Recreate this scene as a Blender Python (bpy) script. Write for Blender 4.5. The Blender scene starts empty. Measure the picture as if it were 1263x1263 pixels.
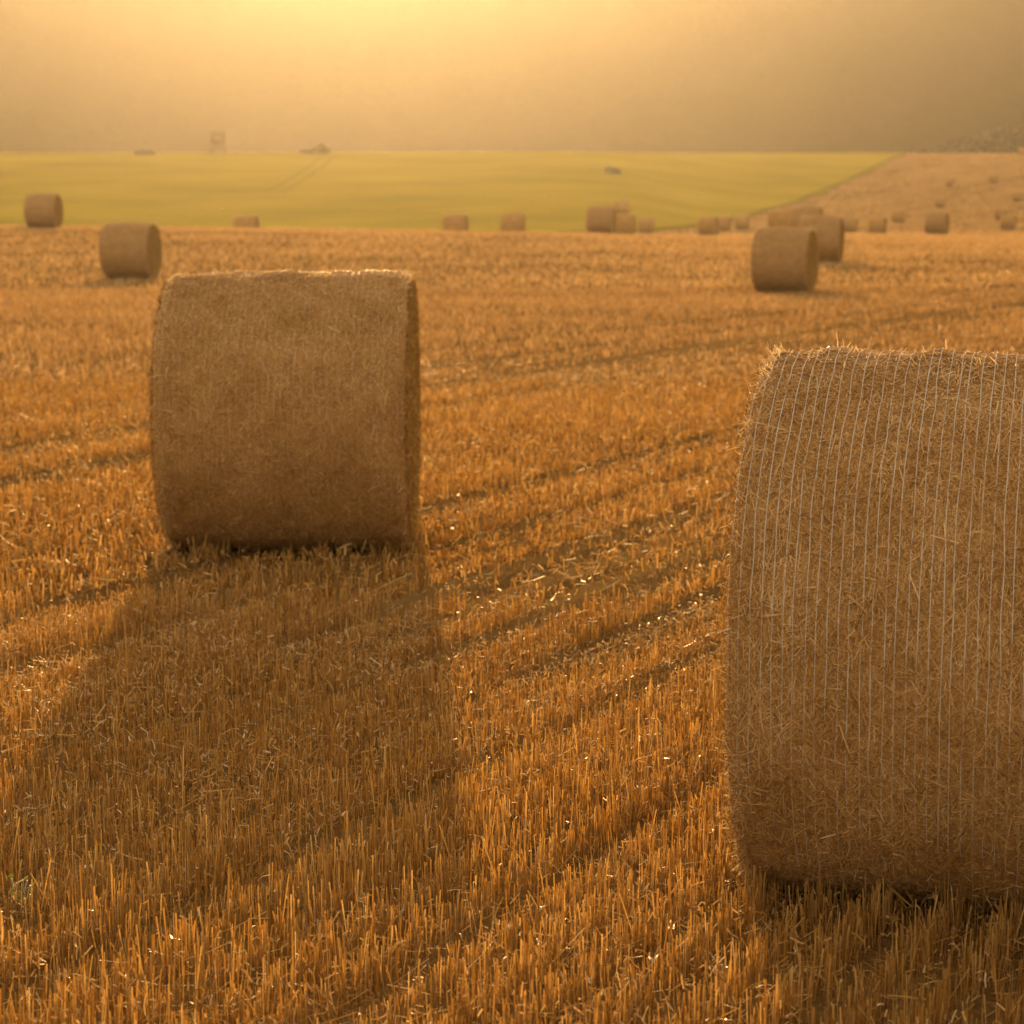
import bpy, math, random
import numpy as np
from mathutils import Vector, Matrix

rng = np.random.default_rng(7)
random.seed(7)
S = bpy.context.scene
COL = S.collection
rad = math.radians

# ------------------------------------------------------------------ camera
EYE = 1.75
PITCH = rad(8.35)
FPX = 2631.0            # focal length in pixels of the 1263 px frame (50 mm on 24 mm)
cd = bpy.data.cameras.new('camera')
cam = bpy.data.objects.new('camera', cd)
COL.objects.link(cam)
cd.sensor_fit = 'HORIZONTAL'
cd.sensor_width = 24.0
cd.lens = 50.0
cd.clip_start = 0.05
cd.clip_end = 20000
cam.location = (0, 0, EYE)
cam.rotation_euler = (math.pi / 2 - PITCH, 0, 0)
cd.dof.use_dof = True
cd.dof.focus_distance = 5.9
cd.dof.aperture_fstop = 3.4
S.camera = cam

# ------------------------------------------------------------------ light
SUN_EL = rad(12.7)
SUN_AZ = rad(-3.9)      # measured from +Y, positive to the right
sdir = Vector((math.sin(SUN_AZ) * math.cos(SUN_EL), math.cos(SUN_AZ) * math.cos(SUN_EL), math.sin(SUN_EL)))
sl = bpy.data.lights.new('sun', 'SUN')
sl.energy = 3.2
sl.angle = rad(0.55)
sl.color = (1.0, 0.625, 0.265)
so = bpy.data.objects.new('sun', sl)
COL.objects.link(so)
so.rotation_euler = sdir.to_track_quat('Z', 'Y').to_euler()

w = bpy.data.worlds.new('World')
S.world = w
w.use_nodes = True
nt = w.node_tree
nt.nodes.clear()
N, L = nt.nodes.new, nt.links.new
out = N('ShaderNodeOutputWorld')
add = N('ShaderNodeAddShader')
bg1 = N('ShaderNodeBackground'); bg2 = N('ShaderNodeBackground')
sky = N('ShaderNodeTexSky')
sky.sky_type = 'NISHITA'
sky.sun_disc = False
sky.sun_elevation = SUN_EL
sky.sun_rotation = SUN_AZ
sky.dust_density = 1.0
sky.air_density = 1.2
sky.ozone_density = 1.0
tint = N('ShaderNodeMix'); tint.data_type = 'RGBA'; tint.blend_type = 'MULTIPLY'
tint.inputs[0].default_value = 1.0
L(sky.outputs[0], tint.inputs[6]); tint.inputs[7].default_value = (1.0, 0.79, 0.54, 1)
L(tint.outputs[2], bg1.inputs[0]); bg1.inputs[1].default_value = 0.06
# by angle from the hazy low sun: aureole, then fill added opposite for bale fronts
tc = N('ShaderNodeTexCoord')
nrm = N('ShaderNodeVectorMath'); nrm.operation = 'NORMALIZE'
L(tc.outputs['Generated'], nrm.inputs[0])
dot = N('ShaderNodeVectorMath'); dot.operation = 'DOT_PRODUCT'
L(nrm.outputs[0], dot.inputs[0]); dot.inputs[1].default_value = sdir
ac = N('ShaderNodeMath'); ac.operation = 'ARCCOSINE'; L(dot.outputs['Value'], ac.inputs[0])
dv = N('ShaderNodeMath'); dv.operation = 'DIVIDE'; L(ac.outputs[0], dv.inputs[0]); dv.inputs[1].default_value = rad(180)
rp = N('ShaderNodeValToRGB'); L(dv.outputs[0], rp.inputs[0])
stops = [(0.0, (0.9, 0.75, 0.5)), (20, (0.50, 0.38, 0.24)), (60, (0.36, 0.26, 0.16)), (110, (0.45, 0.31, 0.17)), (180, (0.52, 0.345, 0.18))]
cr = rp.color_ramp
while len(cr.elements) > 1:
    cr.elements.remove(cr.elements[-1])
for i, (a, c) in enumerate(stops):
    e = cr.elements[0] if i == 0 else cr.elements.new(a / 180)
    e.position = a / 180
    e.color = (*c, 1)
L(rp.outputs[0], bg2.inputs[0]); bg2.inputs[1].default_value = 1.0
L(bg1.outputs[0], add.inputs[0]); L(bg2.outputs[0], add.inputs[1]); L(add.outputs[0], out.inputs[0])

S.view_settings.view_transform = 'Standard'
S.view_settings.look = 'None'
S.view_settings.exposure = 1.0
S.view_settings.gamma = 1.0
S.view_settings.use_curve_mapping = False
S.render.engine = 'CYCLES'
cy = S.cycles
cy.use_denoising = True
cy.max_bounces = 6
cy.diffuse_bounces = 3
cy.glossy_bounces = 2
cy.transmission_bounces = 3
cy.transparent_max_bounces = 8
cy.volume_bounces = 1
cy.sample_clamp_indirect = 6.0
cy.sample_clamp_direct = 0.0


# ------------------------------------------------------------------ helpers
def tag(o, label=None, cat=None, group=None, kind=None):
    if label: o['label'] = label
    if cat: o['category'] = cat
    if group: o['group'] = group
    if kind: o['kind'] = kind
    return o


def mesh_obj(name, V, F, mat=None, parent=None, smooth=False, attrs=None):
    """V (n,3); F (m,k) with one face size. attrs: {name: per-face float array}."""
    V = np.asarray(V, dtype=np.float32); F = np.asarray(F, dtype=np.int32)
    me = bpy.data.meshes.new(name)
    me.vertices.add(len(V)); me.vertices.foreach_set('co', V.ravel())
    k = F.shape[1]
    me.loops.add(F.size); me.loops.foreach_set('vertex_index', F.ravel())
    me.polygons.add(len(F))
    me.polygons.foreach_set('loop_start', np.arange(0, F.size, k, dtype=np.int32))
    me.polygons.foreach_set('loop_total', np.full(len(F), k, dtype=np.int32))
    me.update(calc_edges=True)
    if smooth: me.polygons.foreach_set('use_smooth', np.ones(len(F), dtype=bool))
    for an, av in (attrs or {}).items():
        at = me.attributes.new(an, 'FLOAT', 'FACE')
        at.data.foreach_set('value', np.asarray(av, dtype=np.float32))
    if mat: me.materials.append(mat)
    o = bpy.data.objects.new(name, me)
    COL.objects.link(o)
    if parent: o.parent = parent
    return o


def empty(name, loc, rz=0):
    o = bpy.data.objects.new(name, None)
    o.location = loc; o.rotation_euler = (0, 0, rz)
    o.empty_display_size = 0.3
    COL.objects.link(o)
    return o


def slivers(P, D, Nn, length, width, bend=None):
    """thin two-segment straws. P centre, D direction, Nn normal-ish, arrays (n,3)"""
    n = len(P)
    D = D / np.linalg.norm(D, axis=1, keepdims=True)
    side = np.cross(D, Nn); side /= np.linalg.norm(side, axis=1, keepdims=True) + 1e-9
    L2 = (length / 2)[:, None]; W = (width / 2)[:, None]
    up = np.cross(side, D)
    b = (bend if bend is not None else np.zeros(n))[:, None] * length[:, None]
    p0 = P - D * L2; p1 = P + up * b; p2 = P + D * L2
    V = np.stack([p0 - side * W, p0 + side * W, p1 - side * W, p1 + side * W, p2 - side * W, p2 + side * W], 1).reshape(-1, 3)
    base = (np.arange(n) * 6)[:, None]
    F = np.concatenate([base + np.array([[0, 1, 3, 2]]), base + np.array([[2, 3, 5, 4]])], 1).reshape(-1, 4)
    return V, F

def vnoise(x, y, seed=0):
    """smooth value noise, about -1..1"""
    x = np.asarray(x, float); y = np.asarray(y, float)
    xi = np.floor(x); yi = np.floor(y)
    fx = x - xi; fy = y - yi
    fx = fx * fx * (3 - 2 * fx); fy = fy * fy * (3 - 2 * fy)
    def h(a, b):
        s = np.sin(a * 127.1 + b * 311.7 + seed * 74.7) * 43758.5453
        return (s - np.floor(s)) * 2 - 1
    return (h(xi, yi) * (1 - fx) + h(xi + 1, yi) * fx) * (1 - fy) + (h(xi, yi + 1) * (1 - fx) + h(xi + 1, yi + 1) * fx) * fy


def new_mat(name):
    m = bpy.data.materials.new(name)
    m.use_nodes = True
    m.node_tree.nodes.clear()
    return m


def ramp(nt, fac, cols):
    r = nt.nodes.new('ShaderNodeValToRGB')
    e = r.color_ramp.elements
    while len(e) > 1: e.remove(e[-1])
    for i, (p, c) in enumerate(cols):
        q = e[0] if i == 0 else e.new(p)
        q.position = p; q.color = (*c, 1)
    nt.links.new(fac, r.inputs[0])
    return r


def straw_mat(name, cols, trans=0.35, gloss=0.12, rough=0.45, tcol=(1.0, 0.80, 0.49)):
    """thin dry straw: per-blade tone, light passes through"""
    m = new_mat(name); nt = m.node_tree; N = nt.nodes.new; L = nt.links.new
    at = N('ShaderNodeAttribute'); at.attribute_name = 'tone'
    r = ramp(nt, at.outputs['Fac'], cols)
    d = N('ShaderNodeBsdfDiffuse'); L(r.outputs[0], d.inputs[0])
    t = N('ShaderNodeBsdfTranslucent')
    tm = N('ShaderNodeMix'); tm.data_type = 'RGBA'; tm.blend_type = 'MULTIPLY'; tm.inputs[0].default_value = 1
    L(r.outputs[0], tm.inputs[6]); tm.inputs[7].default_value = (*tcol, 1); L(tm.outputs[2], t.inputs[0])
    mx = N('ShaderNodeMixShader'); mx.inputs[0].default_value = trans
    L(d.outputs[0], mx.inputs[1]); L(t.outputs[0], mx.inputs[2])
    g = N('ShaderNodeBsdfGlossy'); g.inputs['Roughness'].default_value = rough
    g.inputs[0].default_value = (1, 0.9, 0.75, 1)
    fr = N('ShaderNodeFresnel'); fr.inputs[0].default_value = 1.4
    fm = N('ShaderNodeMath'); fm.operation = 'MULTIPLY'; L(fr.outputs[0], fm.inputs[0]); fm.inputs[1].default_value = gloss * 6
    fm.use_clamp = True
    m2 = N('ShaderNodeMixShader'); L(fm.outputs[0], m2.inputs[0]); L(mx.outputs[0], m2.inputs[1]); L(g.outputs[0], m2.inputs[2])
    o = N('ShaderNodeOutputMaterial'); L(m2.outputs[0], o.inputs[0])
    return m


STRAW_COLS = [(0.0, (0.11, 0.055, 0.015)), (0.35, (0.33, 0.185, 0.048)), (0.7, (0.52, 0.32, 0.10)), (1.0, (0.72, 0.53, 0.25))]
BALE_COLS = [(0.0, (0.26, 0.135, 0.045)), (0.3, (0.46, 0.275, 0.105)), (0.75, (0.62, 0.41, 0.19)), (1.0, (0.80, 0.62, 0.38))]
M_STUB = straw_mat('stubble_straw', STRAW_COLS, trans=0.45, gloss=0.04)
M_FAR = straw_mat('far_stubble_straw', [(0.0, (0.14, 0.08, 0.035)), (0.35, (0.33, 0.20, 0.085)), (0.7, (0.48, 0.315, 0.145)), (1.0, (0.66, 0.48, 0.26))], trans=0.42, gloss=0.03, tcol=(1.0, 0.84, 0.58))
M_BITS = straw_mat('chaff_bits', [(0.0, (0.30, 0.18, 0.07)), (1.0, (0.74, 0.56, 0.32))], trans=0.5, gloss=0.055, rough=0.4)
M_BALE = straw_mat('bale_straw', BALE_COLS, trans=0.25, gloss=0.03)


M_FRINGE = straw_mat('fringe_straw', [(0.0, (0.34, 0.22, 0.10)), (1.0, (0.78, 0.62, 0.38))], trans=0.6, gloss=0.10, rough=0.35, tcol=(1, 0.9, 0.7))
M_ENDS = straw_mat('bale_end_stalks', [(0.0, (0.20, 0.11, 0.03)), (0.5, (0.42, 0.25, 0.07)), (1.0, (0.62, 0.42, 0.16))], trans=0.2, gloss=0.02)


def net_mat():
    m = new_mat('net_wrap_plastic'); nt = m.node_tree; N = nt.nodes.new; L = nt.links.new
    d = N('ShaderNodeBsdfDiffuse'); d.inputs[0].default_value = (0.62, 0.60, 0.60, 1)
    t = N('ShaderNodeBsdfTranslucent'); t.inputs[0].default_value = (0.6, 0.58, 0.56, 1)
    mx = N('ShaderNodeMixShader'); mx.inputs[0].default_value = 0.3
    L(d.outputs[0], mx.inputs[1]); L(t.outputs[0], mx.inputs[2])
    g = N('ShaderNodeBsdfGlossy'); g.inputs['Roughness'].default_value = 0.35
    m2 = N('ShaderNodeMixShader'); m2.inputs[0].default_value = 0.08
    L(mx.outputs[0], m2.inputs[1]); L(g.outputs[0], m2.inputs[2])
    o = N('ShaderNodeOutputMaterial'); L(m2.outputs[0], o.inputs[0])
    return m
M_NET = net_mat()


def noisy_mat(name, cols, scale=8.0, stretch=(1, 1, 1), bump=0.3, dist=0.02, rough=0.9, detail=6, rotz=0.0, coarse=None, spec=0.0):
    m = new_mat(name); nt = m.node_tree; N = nt.nodes.new; L = nt.links.new
    tc = N('ShaderNodeTexCoord'); mp = N('ShaderNodeMapping')
    mp.inputs['Rotation'].default_value = (0, 0, rotz); mp.inputs['Scale'].default_value = stretch
    mp.vector_type = 'POINT'
    L(tc.outputs['Object'], mp.inputs[0])
    n = N('ShaderNodeTexNoise'); n.inputs['Scale'].default_value = scale; n.inputs['Detail'].default_value = detail
    n.inputs['Roughness'].default_value = 0.65
    L(mp.outputs[0], n.inputs[0])
    fac = n.outputs[0]
    if coarse:
        n2 = N('ShaderNodeTexNoise'); n2.inputs['Scale'].default_value = coarse; n2.inputs['Detail'].default_value = 3
        L(mp.outputs[0], n2.inputs[0])
        a = N('ShaderNodeMix'); a.data_type = 'FLOAT'; a.inputs[0].default_value = 0.45
        L(n.outputs[0], a.inputs[2]); L(n2.outputs[0], a.inputs[3]); fac = a.outputs[0]
    r = ramp(nt, fac, cols)
    b = N('ShaderNodeBsdfPrincipled'); L(r.outputs[0], b.inputs['Base Color'])
    b.inputs['Roughness'].default_value = rough
    b.inputs['Specular IOR Level'].default_value = spec
    bp = N('ShaderNodeBump'); bp.inputs['Strength'].default_value = bump; bp.inputs['Distance'].default_value = dist
    L(n.outputs[0], bp.inputs['Height']); L(bp.outputs[0], b.inputs['Normal'])
    o = N('ShaderNodeOutputMaterial'); L(b.outputs[0], o.inputs[0])
    return m


# ------------------------------------------------------------------ terrain
# Height profiles along lines of sight, measured from the photograph: (distance, image row of the ground)
def zrow(d, v):
    a = math.atan((v - 631.5) / FPX) + PITCH
    return EYE - math.tan(a) * d
def prof(*pts):
    return [(0, 0.0), (12, 0.0), (28, -0.08)] + [(d, zrow(d, v)) for d, v in pts]
LEFT = [(150, 284), (185, 286), (210, 272), (250, 240), (300, 212), (350, 190.0), (400, 189), (450, 196), (600, 215), (900, 222), (1500, 226)]
MID = [(119, 295.5), (150, 293), (182, 288), (205, 266), (250, 237), (300, 212), (350, 189.0), (400, 188.5), (450, 195), (600, 214), (900, 222), (1500, 226)]
RIGHT = [(100, 299), (131, 289), (150, 291), (175, 289), (195, 285), (225, 275), (250, 264), (270, 256), (285, 248), (320, 231), (330, 226), (370, 208), (420, 190), (460, 189), (520, 200), (700, 215), (1000, 222), (1500, 226)]
COLS = [(-500, prof((46, 352), (60, 315), (75, 292), (88, 280), (97, 281), (110, 284), *LEFT)),
        (60, prof((46, 364), (54, 345), (66, 314), (77, 291), (88, 279), (97, 281), (110, 284), *LEFT)),
        (320, prof((46, 362), (54, 345), (68, 310), (85, 284), (97, 283), (108, 289), (121, 300), (150, 296), *LEFT[1:])),
        (600, prof((46, 362), (54, 346), (68, 311), (85, 286), (97, 287.5), (108, 291), *MID)),
        (760, prof((46, 363), (54, 346), (68, 313), (85, 290), (97, 289.5), (110, 292), *MID)),
        (880, prof((46, 363), (54, 345), (66, 322), (85, 300), (100, 295), (131, 292), (153, 291), (175, 290), (200, 287), (215, 285), (240, 273), (280, 251), (320, 226), (370, 196), (400, 189), (450, 190), (520, 202), (700, 215), (1500, 226))),
        (1020, prof((46, 362), (54, 345), (65, 323), (80, 303), (92, 292.5), (100, 291.5), (112, 291), *RIGHT[1:])),
        (1263, prof((46, 362), (54, 345), (65, 323), (80, 308), *RIGHT)),
        (1800, prof((46, 362), (54, 345), (65, 323), (80, 308), *RIGHT))]
DG = np.arange(0, 1500.1, 2.0)
def gsm(a, s):
    k = np.arange(-3 * s, 3 * s + 1); g = np.exp(-k * k / (2.0 * s * s)); g /= g.sum()
    p = np.pad(a, 3 * s, mode='edge')
    return np.convolve(p, g, 'valid')
def smooth_prof(z):
    z1 = gsm(z, 2)                # 4 m blur near
    z2 = gsm(z, 7)                # 14 m blur far
    t = np.clip((DG - 160) / 120, 0, 1)
    z0 = gsm(z, 2)
    return z0 * (1 - t) + z2 * t
PU = np.array([c[0] for c in COLS], float)
PZ = np.array([smooth_prof(np.interp(DG, [p[0] for p in c[1]], [p[1] for p in c[1]])) for c in COLS])
UG = np.linspace(-500, 1800, 231)
ZG = np.empty((len(UG), len(DG)))
for j in range(len(DG)):
    ZG[:, j] = gsm(np.interp(UG, PU, PZ[:, j]), 5)

RUTS = False         # switched on once the wheel ruts are laid out
def terrain(X, Y):
    X = np.asarray(X, float); Y = np.asarray(Y, float)
    d = np.clip(Y, 0, 1499)
    u = np.clip(631.5 + FPX * X / np.maximum(Y, 8), -500, 1799.9)
    ui = (u + 500) / 10.0; di = d / 2.0
    i = np.clip(ui.astype(int), 0, len(UG) - 2); j = np.clip(di.astype(int), 0, len(DG) - 2)
    a = ui - i; b = di - j
    z = (ZG[i, j] * (1 - a) + ZG[i + 1, j] * a) * (1 - b) + (ZG[i, j + 1] * (1 - a) + ZG[i + 1, j + 1] * a) * b
    z = z + 0.02 * vnoise(X / 2.3, Y / 2.3, 3) * np.clip(Y / 12, 0, 1)
    if RUTS:
        z = z - 0.05 * track_mask(X, Y) * np.clip((16 - Y) / 3, 0, 1)
    return z

def ground_at(u, v):
    """where the line of sight through photo pixel (u, v) first meets the ground"""
    dx = (u - 631.5) / FPX; dy = (631.5 - v) / FPX
    D = Vector((dx, math.cos(PITCH) + dy * math.sin(PITCH), -math.sin(PITCH) + dy * math.cos(PITCH)))
    D /= D.y
    ts = np.arange(3, 600, 0.25)
    g = terrain(D.x * ts, ts); z = EYE + D.z * ts
    k = np.nonzero(z <= g)[0]
    t = ts[k[0]] if len(k) else 400.0
    return D.x * t, t

def grid_sheet(name, xs, ys, zf, mat):
    X, Y = np.meshgrid(xs, ys)
    V = np.stack([X, Y, zf(X, Y)], -1).reshape(-1, 3)
    nx, ny = len(xs), len(ys)
    i = np.arange(nx * ny).reshape(ny, nx)
    F = np.stack([i[:-1, :-1], i[:-1, 1:], i[1:, 1:], i[1:, :-1]], -1).reshape(-1, 4)
    return mesh_obj(name, V, F, mat, smooth=True)

ROW = rad(27.5)                                  # drill rows run this far right of the view axis
RD = (math.sin(ROW), math.cos(ROW)); RP = (math.cos(ROW), -math.sin(ROW))

def track_mask(x, y):
    """how strongly the stubble is pressed down (wheel tracks along the rows)"""
    r = x * RP[0] + y * RP[1] + 0.05 * vnoise(x / 3, y / 3, 20)
    k = np.zeros_like(r)
    t = x * RD[0] + y * RD[1]
    for i, (r0, wd, st) in enumerate(TRACKS):
        f = np.clip((t - T_SHADE) / 1.2, 0.18, 1) if i < 6 else 1.0
        k = np.maximum(k, f * st * np.exp(-((r - r0) / wd) ** 4))
    return k
def rcoord(u, v):
    x, y = ground_at(u, v); return x * RP[0] + y * RP[1]
TRACKS = []
_q = ground_at(520, 890); T_SHADE = _q[0] * RD[0] + _q[1] * RD[1]
for u, v, wd, st in [(800, 784, 0.085, 1.0), (800, 726, 0.085, 1.0), (800, 826, 0.055, 1.0), (800, 668, 0.065, 0.9), (800, 755, 0.035, 0.8), (800, 697, 0.04, 0.7), (600, 985, 0.05, 0.4), (700, 1120, 0.07, 0.4),
                     (720, 460, 0.16, 0.8), (820, 405, 0.2, 0.7), (640, 500, 0.12, 0.5), (1180, 385, 0.25, 0.8), (700, 640, 0.12, 0.5), (60, 590, 0.16, 0.8), (60, 520, 0.16, 0.5), (100, 760, 0.18, 0.5)]:
    TRACKS.append((rcoord(u, v), wd, st))
print('TRACKS', [(round(t[0], 2), t[1]) for t in TRACKS])

RUTS = True

def ground_mat():
    m = new_mat('stubble_ground'); nt = m.node_tree; N = nt.nodes.new; L = nt.links.new
    tc = N('ShaderNodeTexCoord')
    rot = N('ShaderNodeVectorRotate'); rot.rotation_type = 'Z_AXIS'; rot.inputs['Angle'].default_value = ROW
    L(tc.outputs['Object'], rot.inputs['Vector'])
    def noise(sc, stretch, det=4, rough=0.6):
        mp = N('ShaderNodeMapping'); mp.inputs['Scale'].default_value = stretch; L(rot.outputs[0], mp.inputs[0])
        n = N('ShaderNodeTexNoise'); n.inputs['Scale'].default_value = sc; n.inputs['Detail'].default_value = det
        n.inputs['Roughness'].default_value = rough; L(mp.outputs[0], n.inputs[0]); return n.outputs[0]
    swath = noise(0.22, (1, 0.10, 1), 5)
    rows = noise(2.6, (1, 0.06, 1), 4)
    fine = noise(26, (1, 1, 1), 5, 0.75)
    def mixf(a, b, f):
        q = N('ShaderNodeMix'); q.data_type = 'FLOAT'; q.inputs[0].default_value = f
        L(a, q.inputs[2]); L(b, q.inputs[3]); return q.outputs[0]
    f = mixf(mixf(swath, rows, 0.4), fine, 0.42)
    r = ramp(nt, f, [(0.28, (0.05, 0.027, 0.012)), (0.44, (0.13, 0.075, 0.028)), (0.56, (0.23, 0.14, 0.052)), (0.72, (0.36, 0.23, 0.10))])
    # bare soil between the rows close by
    b = N('ShaderNodeBsdfPrincipled'); L(r.outputs[0], b.inputs['Base Color'])
    b.inputs['Roughness'].default_value = 0.85; b.inputs['Specular IOR Level'].default_value = 0.0
    bp = N('ShaderNodeBump'); bp.inputs['Strength'].default_value = 0.9; bp.inputs['Distance'].default_value = 0.06
    L(mixf(rows, fine, 0.6), bp.inputs['Height']); L(bp.outputs[0], b.inputs['Normal'])
    o = N('ShaderNodeOutputMaterial'); L(b.outputs[0], o.inputs[0])
    return m

xs = np.unique(np.concatenate([np.linspace(-1200, -90, 60), np.linspace(-90, -20, 60), np.linspace(-20, 30, 130), np.arange(-3.5, 3.5, 0.035), np.linspace(30, 140, 90), np.linspace(140, 1200, 60)]))
ys = np.unique(np.concatenate([np.linspace(-300, 0, 20), np.linspace(0, 30, 100), np.arange(5.0, 15.0, 0.06), np.linspace(30, 130, 140), np.linspace(130, 520, 200), np.linspace(520, 2300, 60)]))
ground = grid_sheet('ground', xs, ys, terrain, ground_mat())
tag(ground, 'harvested stubble field ground rolling to the ridge', kind='structure')

# green crop field beyond the dip: boundary traced on the ground from the photograph
edge_px = [(700, 287), (800, 286.5), (842, 282), (875, 277), (905, 271), (940, 262), (985, 249), (1030, 231), (1068, 213), (1098, 197), (1114, 191)]
edge = [ground_at(u, v) for u, v in edge_px]
edge = sorted([e for e in edge if e[1] > 100], key=lambda e: e[1])
ex, ey = [e[0] for e in edge], [e[1] for e in edge]
print('EDGE', [(round(a, 1), round(b, 1)) for a, b in edge])
ex.append(ex[-1] + (600 - ey[-1]) * 0.186); ey.append(600)
def edge_x(y):
    return np.interp(y, ey, ex)
def near_edge(x):      # near limit of the crop (hidden in the dip)
    return 150 + 0 * x

def green_sheet():
    ts = np.concatenate([np.linspace(-1, -0.35, 50), np.linspace(-0.33, 0, 150)[1:], [0.0]])
    ys = np.concatenate([np.linspace(150, 480, 260), np.linspace(490, 700, 12)])
    V = []
    for y in ys:
        xe = float(edge_x(y)) + 0.35 * float(vnoise(y / 5, 0.3, 5))
        x = xe + ts * 700.0
        z = terrain(x, np.full_like(x, y)) + 0.16 + 0.05 * vnoise(x / 1.1, y / 1.1, 9)
        z[-1] = terrain(x[-1], y) - 0.05
        V.append(np.stack([x, np.full_like(x, y), z], -1))
    nx, ny = len(ts), len(ys)
    V = np.concatenate(V)
    i = np.arange(nx * ny).reshape(ny, nx)
    F = np.stack([i[:-1, :-1], i[:-1, 1:], i[1:, 1:], i[1:, :-1]], -1).reshape(-1, 4)
    mat = noisy_mat('green_crop', [(0.3, (0.15, 0.125, 0.010)), (0.5, (0.24, 0.19, 0.016)), (0.7, (0.33, 0.26, 0.03))],
                    scale=3.0, stretch=(1, 1, 1), bump=0.8, dist=0.25, rough=0.8, coarse=0.05, rotz=rad(20))
    return mesh_obj('green_field', V, F, mat, smooth=True)
gf = green_sheet(); tag(gf, 'low green crop field rising to the ridge', kind='structure')

M_RUT = noisy_mat('pressed_crop', [(0.3, (0.13, 0.10, 0.012)), (0.7, (0.24, 0.18, 0.02))], scale=2.0, bump=0.5, dist=0.1)
def tramline(pts):
    P = [ground_at(u, v) for u, v in pts]
    P = sorted(P, key=lambda q: q[1])
    yy = np.linspace(P[0][1], P[-1][1], 160); xx = np.interp(yy, [p[1] for p in P], [p[0] for p in P])
    for side in (-0.95, 0.95):
        xa = xx + side + 0.1 * vnoise(yy / 9, side, 4)
        V = []
        for o in (-0.17, 0.17):
            V.append(np.stack([xa + o, yy, terrain(xa + o, yy) + 0.25], -1))
        V = np.stack(V, 1).reshape(-1, 3); i = np.arange(len(yy) - 1)
        F = np.stack([2 * i, 2 * i + 1, 2 * i + 3, 2 * i + 2], -1)
        tag(mesh_obj('track', V, F, M_RUT), 'pressed wheel track through the green crop', kind='structure')
tramline([(338, 240), (372, 220), (395, 203), (408, 193)])
tramline([(-60, 228), (0, 216), (90, 202), (180, 192.5)])

# far wooded hills
def far_hill(name, y0, y1, hf, label, mat):
    xs = np.linspace(-1150, 1150, 700); t = np.linspace(0, 1, 26)
    V = []
    for k in t:
        y = y0 + (y1 - y0) * k
        h = hf(xs) * np.sin(min(k * 1.25, 1.0) * math.pi / 2) - 6 * (k == 0)
        if k > 0.8: h = h * (1 - (k - 0.8) * 0.6)
        tree = (np.abs(vnoise(xs / 7, y / 9, 11)) * 5 + 3 * vnoise(xs / 22, y / 18, 12)) * (0.25 + 0.75 * k)
        V.append(np.stack([xs, np.full_like(xs, y) + 6 * vnoise(xs / 40, k * 9, 13), zrow(1500, 226) * 0 - 6 + h + tree], -1))
    V = np.concatenate(V); nx, ny = len(xs), len(t)
    i = np.arange(nx * ny).reshape(ny, nx)
    F = np.stack([i[:-1, :-1], i[:-1, 1:], i[1:, 1:], i[1:, :-1]], -1).reshape(-1, 4)
    o = mesh_obj(name, V, F, mat, smooth=False)
    tag(o, label, kind='structure'); return o
M_WOOD = noisy_mat('far_woodland', [(0.3, (0.020, 0.014, 0.004)), (0.6, (0.034, 0.024, 0.007)), (0.8, (0.048, 0.034, 0.010))], scale=0.3, bump=0.6, dist=3.0, coarse=0.01)
def hill_h_old(x):   # skyline: low on the left, high on the right
    u = 631.5 + FPX * x / 1600
    row = np.interp(u, [-900, 0, 500, 900, 1100, 1180, 1263, 1500, 2300], [176, 172, 170, 160, 152, 146, 138, 120, 100])
    return (245 - row) / FPX * 1600 - 8
def hill_h(x):
    return 112 + 10 * vnoise(x / 260, 0.5, 77) + 5 * vnoise(x / 90, 0.5, 78)
far_hill('hills', 640, 1000, hill_h, 'hazy wooded hill far beyond the ridge', M_WOOD)

def wood_belt():
    g = np.random.default_rng(12)
    V, F, T, off = [], [], [], 0
    n = 150000
    u = g.uniform(1120, 1420, n); d = g.uniform(560, 600, n); x = (u - 631.5) / FPX * d
    top = np.interp(u, [1085, 1130, 1180, 1230, 1263, 1420], [192, 187, 171, 160, 152, 138]) + 2.0 * vnoise(u / 9, 0.4, 50) + 1.5 * vnoise(u / 3.5, 0.4, 51)
    zt = EYE + (245 - top) / FPX * d; zb = EYE + (245 - 196) / FPX * d - 4
    z = zb + (zt - zb) * g.random(n) ** 0.7
    P = np.stack([x, d, z], -1)
    return slivers(P, g.normal(0, 1, (n, 3)), g.normal(0, 1, (n, 3)), g.uniform(0.5, 1.0, n), g.uniform(0.3, 0.6, n)) + (np.repeat(g.random(n), 2),)
V, F, t = wood_belt()
wb = mesh_obj('wood', V, F, straw_mat('wood_leaves', [(0.0, (0.034, 0.027, 0.009)), (1.0, (0.04, 0.032, 0.011))], trans=0.05, gloss=0.02, tcol=(0.9, 1.0, 0.4)), attrs={'tone': t})
tag(wb, 'dim wood rising behind the ridge at the right', 'wood', kind='stuff')

# ------------------------------------------------------------------ haze
def box_mesh(x0, x1, y0, y1, z0, z1):
    V = [(x0, y0, z0), (x1, y0, z0), (x1, y1, z0), (x0, y1, z0), (x0, y0, z1), (x1, y0, z1), (x1, y1, z1), (x0, y1, z1)]
    F = [(0, 3, 2, 1), (4, 5, 6, 7), (0, 1, 5, 4), (1, 2, 6, 5), (2, 3, 7, 6), (3, 0, 4, 7)]
    return V, F
HAZE = 0.000142
m = new_mat('haze_air')
pv = m.node_tree.nodes.new('ShaderNodeVolumePrincipled')
pv.inputs['Color'].default_value = (0.98, 0.90, 0.78, 1)
pv.inputs['Density'].default_value = HAZE
pv.inputs['Anisotropy'].default_value = 0.8
mo = m.node_tree.nodes.new('ShaderNodeOutputMaterial'); m.node_tree.links.new(pv.outputs[0], mo.inputs['Volume'])
hz = mesh_obj('haze', *box_mesh(-1250, 1250, -350, 2350, -16, 145), m)
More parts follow.
